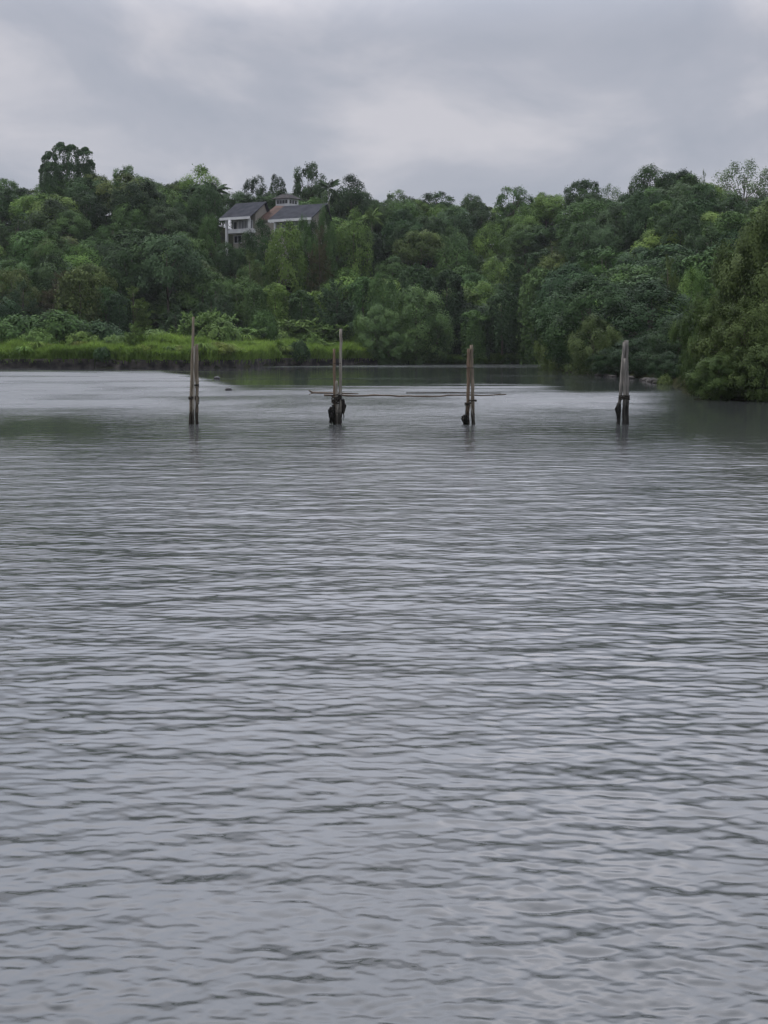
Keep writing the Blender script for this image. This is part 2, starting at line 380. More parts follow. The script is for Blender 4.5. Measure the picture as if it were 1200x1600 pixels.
def crown_vine(name, seed, Rr, z0, H, ns=120, nf=60, ls=.30):
    """climber-draped tree: bulging top, curtains of leaves hanging down"""
    rng = np.random.default_rng(seed); P, Nn, T = [], [], []
    for k in range(ns):
        ph = rng.random() * 6.28; top = rng.beta(2, 1.2); ln = rng.uniform(.18, .5)
        bul = .72 + .38 * vnoise(ph * 1.3 + 3, top * 3, seed)
        m = int(nf * (.6 + ln)); s = rng.random(m) ** .8
        z = top - ln * s; z = np.maximum(z, -.04)
        prof = np.sqrt(np.clip(1 - np.abs(z) ** 4.0, 0.02, 1)) * (.82 + .18 * z)
        rr = Rr * prof * bul * (1 + .10 * np.exp(-s * 6) - .10 * s)
        a = ph + rng.normal(0, .07 + .05 * s, m)
        p = np.stack([np.cos(a) * rr, np.sin(a) * rr, z0 + z * H], 1) + rng.normal(size=(m, 3)) * .12
        o = np.stack([np.cos(a), np.sin(a), np.zeros(m)], 1)
        P.append(p); Nn.append(o * (.5 + .5 * s[:, None]) + UP * (1.0 * np.exp(-s * 4) + .25)[:, None] + rng.normal(size=(m, 3)) * .35)
        T.append(rng.uniform(.3, .7) + rng.normal(0, .12, m) + .08 * np.exp(-s * 5))
    m = 16; 
    for k in range(m):
        ph = rng.random() * 6.28; q = math.sqrt(rng.random()) * .75; c = np.array([math.cos(ph) * q * Rr, math.sin(ph) * q * Rr, z0 + H * (1 - .28 * q * q) - Rr * .12])
        n = 110; d = rdirs(rng, n, .5); P.append(c + d * Rr * .27 * np.array([1, 1, .7]) * rng.uniform(.7, 1.1, (n, 1))); Nn.append(d * .6 + UP * .5 + rng.normal(size=(n, 3)) * .35)
        T.append(rng.uniform(.35, .75) + rng.normal(0, .12, n))
    P = np.concatenate(P); Nn = np.concatenate(Nn); T = np.concatenate(T)
    al = np.tile(np.array([0, 0, -1.0]), (len(P), 1))
    return leaf_mesh(name, P, Nn, ls, ls * .6, rng, T, al, .6), []
def crown_feather(name, seed, Rr, z0, H, nb=46, nf=120, ls=.34, peaks=3, droop=0.0, wid=.28, spread=.5):
    """soft fine-leaved crown built of upswept sprays"""
    rng = np.random.default_rng(seed); P, Nn, T, A = [], [], [], []; lobes = []
    pk = [(0, 0, 1.0)] + [(math.cos(a) * Rr * spread, math.sin(a) * Rr * spread, rng.uniform(.6, .85)) for a in (rng.random() * 6 + np.arange(peaks) * 2.2)]
    for (ax, ay, hh) in pk:
        lobes.append((np.array([ax, ay, z0 + H * hh * .75]), Rr * .3, UP))
        for k in range(nb // len(pk) + 4):
            f = (k + rng.random()) / (nb // len(pk) + 4)
            zb = z0 + H * hh * (.02 + .86 * f); ln = Rr * (.85 if ax == 0 and ay == 0 else .6) * (1 - f) ** .6 + .16 * Rr
            a = k * 2.4 + rng.normal(0, .4); d0 = np.array([math.cos(a), math.sin(a), rng.uniform(.15, .7) + f * .9]); d0 /= np.linalg.norm(d0)
            s = rng.random(nf) ** .75
            p = np.array([ax, ay, zb]) + d0 * (ln * s)[:, None] + UP * ((.12 - droop) * ln * s * s)[:, None]
            p += rng.normal(size=(nf, 3)) * ln * .13 * (1.15 - s)[:, None] + rng.normal(size=(nf, 3)) * .09
            P.append(p); A.append(np.tile(d0 + UP * (.3 - droop * 2), (nf, 1)) + rng.normal(size=(nf, 3)) * .3)
            Nn.append(np.tile(np.array([d0[0] * .3, d0[1] * .3, .8]), (nf, 1)) + rng.normal(size=(nf, 3)) * .5); T.append(rng.uniform(.3, .7) + rng.normal(0, .13, nf))
    P = np.concatenate(P); Nn = np.concatenate(Nn); T = np.concatenate(T); A = unit(np.concatenate(A))
    return leaf_mesh(name, P, Nn, ls, ls * wid, rng, T, A, .75), lobes
def crown_frond(name, seed, Rr, z0, nfr=16, nl=26, lw=.09, ll=.75, arch=.9, rise=1.0):
    """palm or pinnate rosette"""
    rng = np.random.default_rng(seed); V = []; T = []
    for k in range(nfr):
        a = k * 2.4 + rng.normal(0, .2); el = rng.uniform(-.35, 1.25) * rise; ln = Rr * rng.uniform(.85, 1.1); tt = rng.uniform(.3, .7)
        h = np.array([math.cos(a), math.sin(a), 0]); side = np.array([-math.sin(a), math.cos(a), 0])
        s = np.linspace(.12, 1, nl)
        x = ln * s * math.cos(el * .8); z = z0 + ln * (s * math.sin(el) - arch * .55 * s * s)
        for sg in (-1, 1):
            base = h * x[:, None] + UP * z[:, None]
            l = ll * np.sin(np.clip(s * 1.05, 0, 1) * PI * .9 + .25)[:, None] * Rr / 3
            tip = base + side * sg * l * .75 + h * l * .5 - UP * l * .45 + rng.normal(size=(nl, 3)) * .04
            mid = (base + tip) / 2 + UP * l * .06; w = h * lw * Rr / 3
            V.append(np.stack([base, mid - w, tip, mid + w], 1)); T.append(np.full(nl, tt) + rng.normal(0, .08, nl))
    V = np.concatenate(V).reshape(-1, 3)
    return np_mesh(name, V, np.arange(len(V)).reshape(-1, 4), M['leaf'], tint=np.clip(np.concatenate(T), 0, 1))
def merge_fronds(name, seed, spots, Rr, **kw):
    rng = np.random.default_rng(seed); Vs = []; Ts = []
    for i, (x, y, z) in enumerate(spots):
        me = crown_frond('tmp', seed * 31 + i, Rr * rng.uniform(.8, 1.15), 0, **kw)
        v = np.empty(len(me.vertices) * 3, np.float32); me.vertices.foreach_get('co', v)
        t = np.empty(len(me.polygons), np.float32); me.attributes['tint'].data.foreach_get('value', t)
        Vs.append(v.reshape(-1, 3) + np.array([x, y, z])); Ts.append(t); bpy.data.meshes.remove(me)
    V = np.concatenate(Vs)
    return np_mesh(name, V, np.arange(len(V)).reshape(-1, 4), M['leaf'], tint=np.concatenate(Ts))
def trunk_mesh(name, seed, H, r0, lobes, material, nlimb=6, fork=.35):
    rng = random.Random(seed); bm = bmesh.new()
    top = Vector((rng.uniform(-.2, .2), rng.uniform(-.2, .2), H * .8)); pts = []
    for i in range(6):
        f = i / 5; pts.append(Vector((top.x * f + rng.uniform(-.08, .08) * (i > 0), top.y * f + rng.uniform(-.08, .08) * (i > 0), -.6 + (top.z + .6) * f)))
    tube(bm, pts, [r0 * 1.25, r0, r0 * .85, r0 * .7, r0 * .5, r0 * .25], 7, rng, .08)
    ls = list(lobes); rng.shuffle(ls)
    for c, r, _ in ls[:nlimb]:
        c = Vector(c); s = pts[0].lerp(pts[-1], rng.uniform(fork, .8)); m = s.lerp(c, .5) + Vector((0, 0, -.08 * (c - s).length))
        tube(bm, [s, m, c], [r0 * .45, r0 * .3, r0 * .1], 6)
    return bm_mesh(name, bm, material, True)

PROTO = {}
def proto(kind, crown, lobes, w, h, trunk=True, r0=.16, material='bark', nlimb=6, crown_name='crown'):
    t = trunk_mesh('trunk', len(PROTO) * 7 + len(PROTO.get(kind, [])), h, r0, lobes, M[material], nlimb) if trunk else None
    PROTO.setdefault(kind, []).append((crown, t, w, h))
for s in range(5):
    c, l = crown_round('crown', 10 + s, 3.4, .9, 7.3, nl=10 + 3 * s, nc=26 - 3 * s, lr=.46 - .035 * s, ls=.29, zlow=-.6, irr=.1, twig=.2); proto('round', c, l, 7.2, 8.3)
for s in range(3):
    c, l = crown_round('crown', 30 + s, 3.4, 2.0, 5.6, nl=20, lr=.31, flat=.55, zlow=-.5, ls=.28, up=.6); proto('spreading', c, l, 7.2, 7.7)
for s in range(3):
    c, l = crown_vine('crown', 50 + s, 2.5, .3, 8.6); proto('vine', c, l, 5.2, 9.2)
for s in range(3):
    c, l = crown_feather('crown', 60 + s, 3.0, .8, 7.6, nb=60, nf=130, ls=.30, wid=.30); proto('feather', c, l, 6.0, 8.8)
for s in range(2):
    c, l = crown_feather('crown', 65 + s, 2.6, 1.2, 7.4, nb=54, nf=120, ls=.30, wid=.14, droop=.22); proto('wispy', c, l, 5.4, 8.8)
for s in range(3):
    c, l = crown_round('crown', 70 + s, 3.0, 1.6, 7.0, nl=18, nc=11, nf=24, lr=.30, ls=.27, zlow=-.8, cs=.30); proto('open', c, l, 6.4, 8.8, nlimb=12, r0=.13)
for s in range(2):
    c, l = crown_round('crown', 75 + s, 4.2, 3.0, 6.2, nl=26, nc=6, nf=13, lr=.20, ls=.24, zlow=-.5, cs=.26); proto('airy', c, l, 8.8, 9.4, nlimb=22, r0=.14, material='palebark')
for s in range(4):
    c, l = crown_round('crown', 80 + s, 2.0, -.2, 2.5, nl=13, nc=15, nf=20, lr=.36, ls=.24, zlow=-.1, cs=.34); proto('bush', c, l, 4.2, 2.5, nlimb=4, r0=.05)
for s in range(2):
    c = crown_frond('crown', 90 + s, 2.9, 8.2, nfr=20); proto('palm', c, [], 5.6, 9.6, r0=.15, material='palebark')
for s in range(3):
    rg_ = np.random.default_rng(95 + s)
    sp = [(rg_.normal() * 1.0, rg_.normal() * 1.0, rg_.uniform(.3, 2.7)) for _ in range(60)]
    c = merge_fronds('crown', 95 + s, sp, .72, nfr=11, nl=9, lw=.30, ll=1.1, arch=.6); proto('pinnate', c, [(np.array(q), .3, UP) for q in sp], 4.6, 3.3, nlimb=14, r0=.04)

for s in range(2):
    c, l = crown_round('crown', 110 + s, 4.4, -.3, 8.3, nl=34, nc=20, nf=34, lr=.28, ls=.22, zlow=-.95, cs=.26, irr=.35, twig=.7); proto('mangrove', c, l, 9.2, 8.0, nlimb=14, r0=.16)
def crown_cols(name, seed):
    rng = np.random.default_rng(seed); Vs = []; Ts = []
    for (x, y, zt, r) in ((-3.1, 0, 10.9, 1.7), (-1.1, .8, 12.3, 1.9), (1.2, -.6, 11.8, 1.8), (3.4, .3, 11.5, 1.9), (-2.4, -1.2, 9, 2.2), (.3, 0, 9, 2.6), (2.8, 1, 9, 2.0), (4.4, .2, 9.6, 1.3), (-4.2, .6, 9, 1.4)):
        me, _ = crown_vine('tmp', seed + int(x * 10), r, zt - 7.0, 7.0, ns=60, nf=44, ls=.26)
        v = np.empty(len(me.vertices) * 3, np.float32); me.vertices.foreach_get('co', v); t = np.empty(len(me.polygons), np.float32); me.attributes['tint'].data.foreach_get('value', t)
        Vs.append(v.reshape(-1, 3) + np.array([x, y, 0])); Ts.append(t); bpy.data.meshes.remove(me)
    V = np.concatenate(Vs); return np_mesh(name, V, np.arange(len(V)).reshape(-1, 4), M['leaf'], tint=np.concatenate(Ts))
c = crown_cols('crown', 500); proto('shaggy', c, [], 10.4, 12.3, r0=.3)

for s in range(3):
    rg_ = np.random.default_rng(140 + s); n = 520; a = rg_.random(n) * 6.28; q = np.sqrt(rg_.random(n)) * .5; h = rg_.uniform(.7, 1.5, n); le = rg_.uniform(.3, 1.0, n)
    d = np.stack([np.cos(a), np.sin(a), a * 0], 1); sd_ = np.stack([-np.sin(a), np.cos(a), a * 0], 1) * .055
    b = d * q[:, None] - UP * .1; m1 = b + d * (h * le * .35)[:, None] + UP * (h * .8)[:, None]; t1 = b + d * (h * le * 1.05)[:, None] + UP * (h * (1 - .6 * le))[:, None]
    V = np.stack([b, m1 - sd_, t1, m1 + sd_], 1).reshape(-1, 3)
    proto('tussock', np_mesh('blades', V, np.arange(n * 4).reshape(-1, 4), M['blade'], tint=np.clip(rg_.normal(.5, .2, n), 0, 1)), [], 2.6, 1.3, trunk=False)
PLACED = []
KCOUNT = {}
def spawn(kind, name, x, y, w, h, color, label=None, cat='tree', group=None, rot=None, variant=None, zb=None, rngp=random.Random(3), depth=None):
    i = KCOUNT.get(kind, 0); KCOUNT[kind] = i + 1
    crown, trunk, w0, h0 = PROTO[kind][i % len(PROTO[kind]) if variant is None else variant]
    z = float(ground(x, y)) if zb is None else zb
    e = empty(name, (x, y, z), label, cat, group)
    sx = w / w0; sz = h / h0
    e.scale = (sx, sx if depth is None else depth / w0, sz); e.rotation_euler = (0, 0, rngp.uniform(0, 6.28) if rot is None else rot)
    c = link('blades' if kind == 'tussock' else 'crown', crown, e); c.color = (*color, 1)
    if trunk: link('trunk', trunk, e)
    PLACED.append((e, kind, x, y, w, z + h))
    return e
COL = dict(near=(.080, .120, .040), dark=(.037, .070, .026), deep=(.026, .049, .021), mid=(.058, .108, .033), olive=(.072, .102, .031), bright=(.098, .165, .040), shore=(.080, .135, .046),
           brown=(.068, .068, .030), blue=(.048, .086, .038), light=(.135, .215, .062), grass=(.175, .275, .058), yellow=(.17, .22, .05), pale=(.09, .135, .062))
for _k in COL:
    if _k not in ('grass', 'yellow', 'light', 'near'): COL[_k] = tuple(v * 1.30 for v in COL[_k])
def var(c, rng, a=.14):
    k = 1 + rng.uniform(-a, a); return tuple(max(.005, v * k * (1 + rng.uniform(-a, a) * .45)) for v in COL[c])
RNG = random.Random(11)
HAND = []
def tree(kind, px, top, wpx, D, col, name='forest_tree', label=None, cat='tree', group=None, **kw):
    x, y, zt = ray(px, top, D); z = float(ground(x, y)); w = wpx / F * D; h = max(1.2, zt - z)
    HAND.append((x, y, w)); return spawn(kind, name, x, y, w, h, var(col, RNG, .08), label, cat, group, **kw)

# ------------------------------------------------------------------ house on the hill
HD = 268.0; HANG = R(33)
hx, hy, _ = ray(343, 340, HD)
house = empty('house', (hx, hy, float(ground(hx + 6, hy + 4)) - 1), 'cream house with grey pitched roofs rising out of the wooded hilltop', 'house')
house.rotation_euler = (0, 0, -HANG)
K = HD / F                      # metres per photograph pixel at the house
zof = lambda py: ray(343, py, HD)[2] - house.location.z
def hpart(name, bm, m, parent=house, **kw): return link(name, bm_mesh(name, bm, M[m]), parent, **kw)
def gable(bm_r, bm_f, x0, x1, y0, y1, ze, zr, th=.16):
    """ridge along x; front eave at y0"""
    ym = y0 + (y1 - y0) * .76
    for (ya, yb) in ((y0, ym), (y1, ym)):
        v = [bm_r.verts.new(p) for p in ((x0, ya, ze), (x1, ya, ze), (x1, yb, zr), (x0, yb, zr), (x0, ya, ze - th), (x1, ya, ze - th), (x1, yb, zr - th), (x0, yb, zr - th))]
        for f in ((0, 1, 2, 3), (4, 7, 6, 5), (0, 4, 5, 1), (1, 5, 6, 2), (2, 6, 7, 3), (3, 7, 4, 0)): bm_r.faces.new([v[i] for i in f])
    box(bm_f, x0 + .02, x1 - .02, y0 - .06, y0 - .003, ze - .42, ze + .03)
def prism_wall(bm, x0, x1, y0, y1, z0, ze, zr):
    ym = RY; pts = [(y0, z0), (y1, z0), (y1, ze), (ym, zr), (y0, ze)]
    a = [bm.verts.new((x0, y, z)) for y, z in pts]; b = [bm.verts.new((x1, y, z)) for y, z in pts]
    bm.faces.new(a[::-1]); bm.faces.new(b)
    for i in range(5): bm.faces.new((a[i], a[(i + 1) % 5], b[(i + 1) % 5], b[i]))
ca = math.cos(HANG)
ZE, ZR = zof(341), zof(314.5)
WL = 50 * K / ca                # left wing eave length
# left wing
r_, f_ = bmesh.new(), bmesh.new(); gable(r_, f_, 0, WL, 0, 6.3, ZE, ZR)
rf = hpart('roof', r_, 'roof'); link('fascia', bm_mesh('fascia', f_, M['fascia']), rf)
w_ = bmesh.new(); RY = 4.75; prism_wall(w_, 1.3, WL - .55, 2.2, 5.8, -2, ZE + .6, ZR - .3); hpart('wall', w_, 'cream')
zb0, zb1 = zof(365), zof(358.5)
b_ = bmesh.new(); box(b_, .9, WL - .5, .75, 2.19, zb0, zb1); hpart('balcony', b_, 'fascia')
for xc in (1.05, WL - .75):
    b_ = bmesh.new(); box(b_, xc - .2, xc + .2, .5, .86, -2, ZE - .17); hpart('column', b_, 'fascia')
def window(x0, x1, y, z0, z1, nm, pane='glass'):
    fr = bmesh.new(); t = .09
    box(fr, x0 - t, x1 + t, y - .08, y - .003, z1, z1 + t); box(fr, x0 - t, x1 + t, y - .08, y - .003, z0 - t, z0)
    box(fr, x0 - t, x0, y - .08, y - .003, z0, z1); box(fr, x1, x1 + t, y - .08, y - .003, z0, z1)
    for i in range(1, nm):
        xm = x0 + (x1 - x0) * i / nm; box(fr, xm - .035, xm + .035, y - .07, y - .003, z0, z1)
    wn = hpart('window', fr, 'fascia'); p_ = bmesh.new(); box(p_, x0, x1, y - .035, y - .004, z0, z1)
    link('pane', bm_mesh('pane', p_, M[pane]), wn)
window(2.6, WL - 1.2, 2.2, zb1 + .1, ZE - .5, 5, 'curtain')
window(1.45, 2.2, 2.2, zb1 + .1, ZE - .6, 1)
window(1.6, 3.2, 2.2, zof(379), zof(368.5), 2)
# right wing, set further along and a little back
X0 = 75 * K / ca; WR = 68 * K / ca; YB = .6
r_, f_ = bmesh.new(), bmesh.new(); gable(r_, f_, X0, X0 + WR, YB, YB + 6.2, ZE - .75, ZR - .95)
rf = hpart('roof', r_, 'roof'); link('fascia', bm_mesh('fascia', f_, M['fascia']), rf)
w_ = bmesh.new(); RY = YB + 4.7; prism_wall(w_, X0 + .7, X0 + WR - .6, YB + 1.2, YB + 5.8, -2, ZE - .6, ZR - 1.3); hpart('wall', w_, 'cream')
window(X0 + WR - 2.9, X0 + WR - 1.3, YB + 1.2, zof(363), ZE - 1.3, 2)
window(X0 + 2.2, X0 + WR - 3.6, YB + 1.2, zof(363), ZE - 1.3, 4, 'curtain')
for xc in (X0 + 1.2, X0 + WR - .9):
    b_ = bmesh.new(); box(b_, xc - .18, xc + .18, YB + .35, YB + .7, -2, ZE - .95); hpart('column', b_, 'fascia')
# tiled link roof between the wings
b_ = bmesh.new(); xa, xb = WL + .08, X0 - .08
v = [b_.verts.new(p) for p in ((xa - .9, 3.2, ZE - .2), (xb + .9, 3.4, ZE - .7), (xb + 1.0, 7.4, ZR - .9), (xa + .1, 7.4, ZR - .5))]
fc = b_.faces.new(v); ex = bmesh.ops.extrude_face_region(b_, geom=[fc]); bmesh.ops.translate(b_, verts=[q for q in ex['geom'] if isinstance(q, bmesh.types.BMVert)], vec=(0, 0, -.15))
hpart('tiled_roof', b_, 'terracotta')
b_ = bmesh.new(); box(b_, WL - .54, X0 + .69, 3.4, 5.6, -2, ZE - 1.0); hpart('link_wall', b_, 'cream')
# cupola
tx0, tx1 = 5.3, 8.2; ty0, ty1 = 9.6, 12.6; zt1 = zof(306.5)
b_ = bmesh.new(); box(b_, tx0, tx1, ty0, ty1, ZE - 3, zt1); tw = hpart('cupola', b_, 'fascia')
b_ = bmesh.new(); o_ = .55
bs_ = [b_.verts.new((x, y, zt1 + .004)) for x, y in ((tx0 - o_, ty0 - o_), (tx1 + o_, ty0 - o_), (tx1 + o_, ty1 + o_), (tx0 - o_, ty1 + o_))]
tp_ = [b_.verts.new((x, y, zt1 + .85)) for x, y in ((tx0 + .7, ty0 + .8), (tx1 - .7, ty0 + .8), (tx1 - .7, ty1 - .8), (tx0 + .7, ty1 - .8))]
b_.faces.new(bs_[::-1]); b_.faces.new(tp_)
for i in range(4): b_.faces.new((bs_[i], bs_[(i + 1) % 4], tp_[(i + 1) % 4], tp_[i]))
link('cupola_roof', bm_mesh('cupola_roof', b_, M['darkroof']), tw)
for k in range(4):
    x0 = tx0 + .22 + k * .63; p_ = bmesh.new(); box(p_, x0, x0 + .55, ty0 - .02, ty0 - .003, zof(314.5), zof(308.5)); link('cupola_window', bm_mesh('cupola_window', p_, M['glass']), tw)
for k in range(3):
    y0 = ty0 + .3 + k * .8; p_ = bmesh.new(); box(p_, tx1 + .003, tx1 + .02, y0, y0 + .6, zof(314.5), zof(308.5)); link('cupola_window', bm_mesh('cupola_window', p_, M['glass']), tw)
HOUSE_PX = [330, 338, 342, 358, 376, 392, 412, 440, 480, 492, 506, 514]
HOUSE_PY = [250, 300, 385, 385, 372, 362, 350, 347, 354, 352, 335, 300]   # crowns in front of the house stay below this line

# ------------------------------------------------------------------ mooring piles
PD = CAMH * F / (662 - HOR)     # distance of the pile row
K = PD / F
def pp(px, py, dy=0): 
    x, y, z = ray(px, py, PD); return Vector((x, y + dy, z))
def pole_obj(root, base, top, wb, wt, m, dy=0, seed=0, mids=None, name='pole'):
    rng = random.Random(seed); b = pp(*base, dy); t = pp(*top, dy); n = 20; bm = bmesh.new(); pts = []; rad = []
    b = b + (b - t).normalized() * .9
    for i in range(n + 1):
        f = i / n; p = b.lerp(t, f); p += Vector((rng.uniform(-.008, .008), rng.uniform(-.008, .008), 0)); pts.append(p - root.location)
        rad.append((wb + (wt - wb) * f) * K / 2 * 1.14 * rng.uniform(.90, 1.08))
    tube(bm, pts, rad, 12, rng, .09)
    return link(name, bm_mesh(name, bm, M[m], True), root)
def rope_ring(root, px, py, rx, dy=0, turns=3, r=.016, seed=0, ry=.11, wob=.02, name='rope', m='rope'):
    rng = random.Random(seed); c = pp(px, py, dy) - root.location; pts = []
    for i in range(turns * 14 + 1):
        a = i / 14 * 2 * PI; pts.append(c + Vector((math.cos(a) * rx * K, math.sin(a) * ry, (i / (turns * 14) - .5) * turns * r * 1.8 + rng.uniform(-wob, wob) * .5)))
    bm = bmesh.new(); tube(bm, pts, [r] * len(pts), 6); return link(name, bm_mesh(name, bm, M[m], True), root)
def rope_line(root, P, dy=-.1, r=.012, name='rope_end'):
    bm = bmesh.new(); pts = [pp(a, b, dy) - root.location for a, b in P]; tube(bm, pts, [r] * len(pts), 6)
    return link(name, bm_mesh(name, bm, M['rope'], True), root)
def weed_clump(root, px, py, wpx, hpx, dy=-.08, seed=0, n=70):
    rng = random.Random(seed); c = pp(px, py, dy) - root.location; bm = bmesh.new()
    for i in range(n):
        a = rng.uniform(0, 6.28); q = math.sqrt(rng.random()) * .5
        s = c + Vector((math.cos(a) * q * wpx * K * .8, math.sin(a) * q * .16, rng.uniform(.0, .5) * hpx * K))
        ln = rng.uniform(.3, .75) * hpx * K
        e = s + Vector((rng.uniform(-.4, .4) * wpx * K * .6, rng.uniform(-.04, .04), -ln)); mm = s.lerp(e, .5) + Vector((rng.uniform(-.05, .05), 0, .03))
        tube(bm, [s, mm, e], [rng.uniform(.012, .03), rng.uniform(.015, .035), .006], 5)
    return link('weed_clump', bm_mesh('weed_clump', bm, M['weed'], True), root)
def cluster(px, label):
    p = pp(px, 662); return empty('mooring_pile', (p.x, p.y, 0), label, 'mooring pile', 'mooring piles standing in a row in the lake')
c1 = cluster(303, 'leftmost pile of three lashed poles, one thin and dark rising far higher')
pole_obj(c1, (297.5, 662), (302.4, 495), 5.2, 3.4, 'pole', 0, 1); pole_obj(c1, (307.5, 662), (307.2, 538), 5.0, 4.4, 'pole', .02, 2)
pole_obj(c1, (302.7, 663), (304.2, 541), 3.6, 2.2, 'polepale', -.1, 3)
rope_ring(c1, 306, 602, 4.4, 0, 2, seed=1); rope_ring(c1, 300, 622, 5.0, 0, 3, seed=2, ry=.15); rope_line(c1, [(308, 618), (311.5, 621), (311.5, 630), (308.5, 634), (311, 636)], -.12)
c2 = cluster(527, 'tall pale pole and shorter brown pole wrapped in dark rope and weed')
pole_obj(c2, (530.8, 662), (532.8, 514), 4.8, 3.8, 'polepale', 0, 4); pole_obj(c2, (523.5, 661), (522.2, 545), 4.8, 3.9, 'polered', 0, 5)
pole_obj(c2, (527, 665), (526.0, 595), 4.4, 3.2, 'polepale', -.12, 6)
rope_ring(c2, 526, 621, 7.5, -.03, 4, .02, seed=3, ry=.2, wob=.06); rope_ring(c2, 524.5, 627, 6, -.03, 4, .018, seed=4, ry=.17, wob=.05); rope_ring(c2, 527, 568, 6, 0, 1, .009, seed=9, ry=.1)
weed_clump(c2, 518.5, 647, 9, 30, -.05, 5, 60); weed_clump(c2, 534.5, 640, 8, 34, .1, 6, 26)
rope_line(c2, [(534, 622), (538, 624), (539, 634), (536, 643), (538, 652)]); rope_line(c2, [(533, 624), (536, 630), (537, 642), (533, 650), (534, 661)], -.06)
c3 = cluster(735, 'pair of brownish poles of nearly equal height with black weed at the foot')
pole_obj(c3, (730.8, 663), (732.2, 545), 5.0, 4.2, 'polered', 0, 7); pole_obj(c3, (739.6, 663), (736.6, 539), 5.4, 4.4, 'pole', .06, 8)
pole_obj(c3, (739.0, 652), (734.8, 631), 2.4, 2.2, 'polepale', -.1, 9, name='brace')
rope_ring(c3, 733.5, 575, 5.5, 0, 1, .01, seed=5, ry=.12); rope_ring(c3, 738.5, 626, 6, 0, 2, .014, seed=6, ry=.16); rope_ring(c3, 731, 631, 4.5, 0, 3, .016, seed=7, ry=.13)
weed_clump(c3, 726.3, 656, 8, 19, -.06, 8, 60); rope_line(c3, [(728, 632), (727.6, 640), (727, 650)], -.06)
c4 = cluster(974, 'stout pale grey tapering pile of poles bound by a rope, rightmost in the lake')
pole_obj(c4, (965.8, 662), (975.3, 535), 5.4, 4.4, 'polegrey', 0, 10); pole_obj(c4, (980.2, 662), (979.0, 532), 5.6, 5.6, 'polegrey', .05, 11)
pole_obj(c4, (973.4, 664), (975.6, 560), 4.8, 3.6, 'polegrey', -.13, 12)
rope_ring(c4, 975, 621, 8.2, -.02, 4, .018, seed=8, ry=.2); weed_clump(c4, 965.0, 640, 4, 24, -.05, 9, 30)
# bamboo crossbar lashed behind the two middle piles, and a forked branch lying on it
xb = pp(506, 617, .18); xe = pp(792, 617, .24)
bam = empty('bamboo_pole', xb, 'long bamboo crossbar spanning two middle piles just above the water', 'bamboo pole')
bm = bmesh.new(); n = 22; rr = random.Random(4); pts = []; rad = []
for i in range(n + 1):
    p = xb.lerp(xe, i / n) - xb + Vector((0, 0, -.04 * math.sin(PI * i / n) + rr.uniform(-.02, .02))); pts.append(p); rad.append((.028 - .010 * i / n) * (1.18 if i % 3 == 0 else 1))
tube(bm, pts, rad, 8); link('stem', bm_mesh('stem', bm, M['bamboo'], True), bam)
bm = bmesh.new(); q = pp(640, 614.5, .2)
tube(bm, [xb.lerp(xe, .45) - xb + Vector((0, -.02, .055)), xb.lerp(xe, .7) - xb + Vector((0, -.02, .06)), xb.lerp(xe, .97) - xb + Vector((0, -.02, .05))], [.018, .024, .012], 7); link('split_cane', bm_mesh('split_cane', bm, M['polepale'], True), bam)
br = pp(488, 614, .1); bro = empty('forked_branch', br, 'thin forked driftwood branch resting at the end of the bamboo crossbar', 'branch')
bm = bmesh.new(); P = lambda a, b: pp(a, b, .1) - br
tube(bm, [P(560, 615.4), P(530, 614.6), P(506, 614), P(494, 613.8), P(488, 613.6), P(484.5, 611.3), P(482, 610.3)], [.016, .026, .03, .032, .034, .024, .012], 7)
tube(bm, [P(490, 613.8), P(486, 615), P(482, 617.2)], [.022, .016, .006], 6); link('stick', bm_mesh('stick', bm, M['bamboo'], True), bro)
for px, py, r, lb in ((357, 609.5, .16, 'small grey float bobbing on the water right of the leftmost pile'), (339, 592, .2, 'tiny dark floating lump near the left bank, past the leftmost pile')):
    D = CAMH * F / (py - HOR); x, y, z = ray(px, py, D); bm = bmesh.new()
    bmesh.ops.create_icosphere(bm, subdivisions=2, radius=r); rr = random.Random(int(px))
    for v in bm.verts: v.co = Vector((v.co.x * 1.3, v.co.y, v.co.z * .8)) * rr.uniform(.92, 1.06)
    o = link('float', bm_mesh('float', bm, M['float'], True), None, label=lb, category='float'); o.location = (x, y, r * .3)

# ------------------------------------------------------------------ bank wall, rocks, mud
def shore(px): 
    D = float(I(px, SH_PX, SH_D)); return (px - 600) / F * D, D
def bank_wall(p0, p1, name, label, hgt, amp, seed, m='stonewall', step=2.0):
    rng = np.random.default_rng(seed); pxs = np.arange(p0, p1, step); V = []; rows = 6
    for i, p in enumerate(pxs):
        x, D = shore(p)
        for k in range(rows):
            f = k / (rows - 1); jit = (vnoise(i * .45, k * 1.3, seed) - .5) * amp
            V.append((x, D - .35 + .25 * f + jit, -.4 + (hgt + .4 + (vnoise(i * .22, 5, seed) - .5) * .16 * (k == rows - 1)) * f))
        V.append((x, D + .9, hgt - .02))
    me = np_mesh(name, V, grid_faces(len(pxs), rows + 1), M[m]); return link(name, me, None, label=label, category='wall')
bank_wall(-240, 152, 'retaining_wall', 'low dark stone retaining wall along the grassy left bank, left end', 1.12, .16, 3)
bank_wall(152, 592, 'eroded_bank', 'dark eroded earth bank below the long grass, behind the two left piles', 1.0, .5, 8)
rk = random.Random(8)
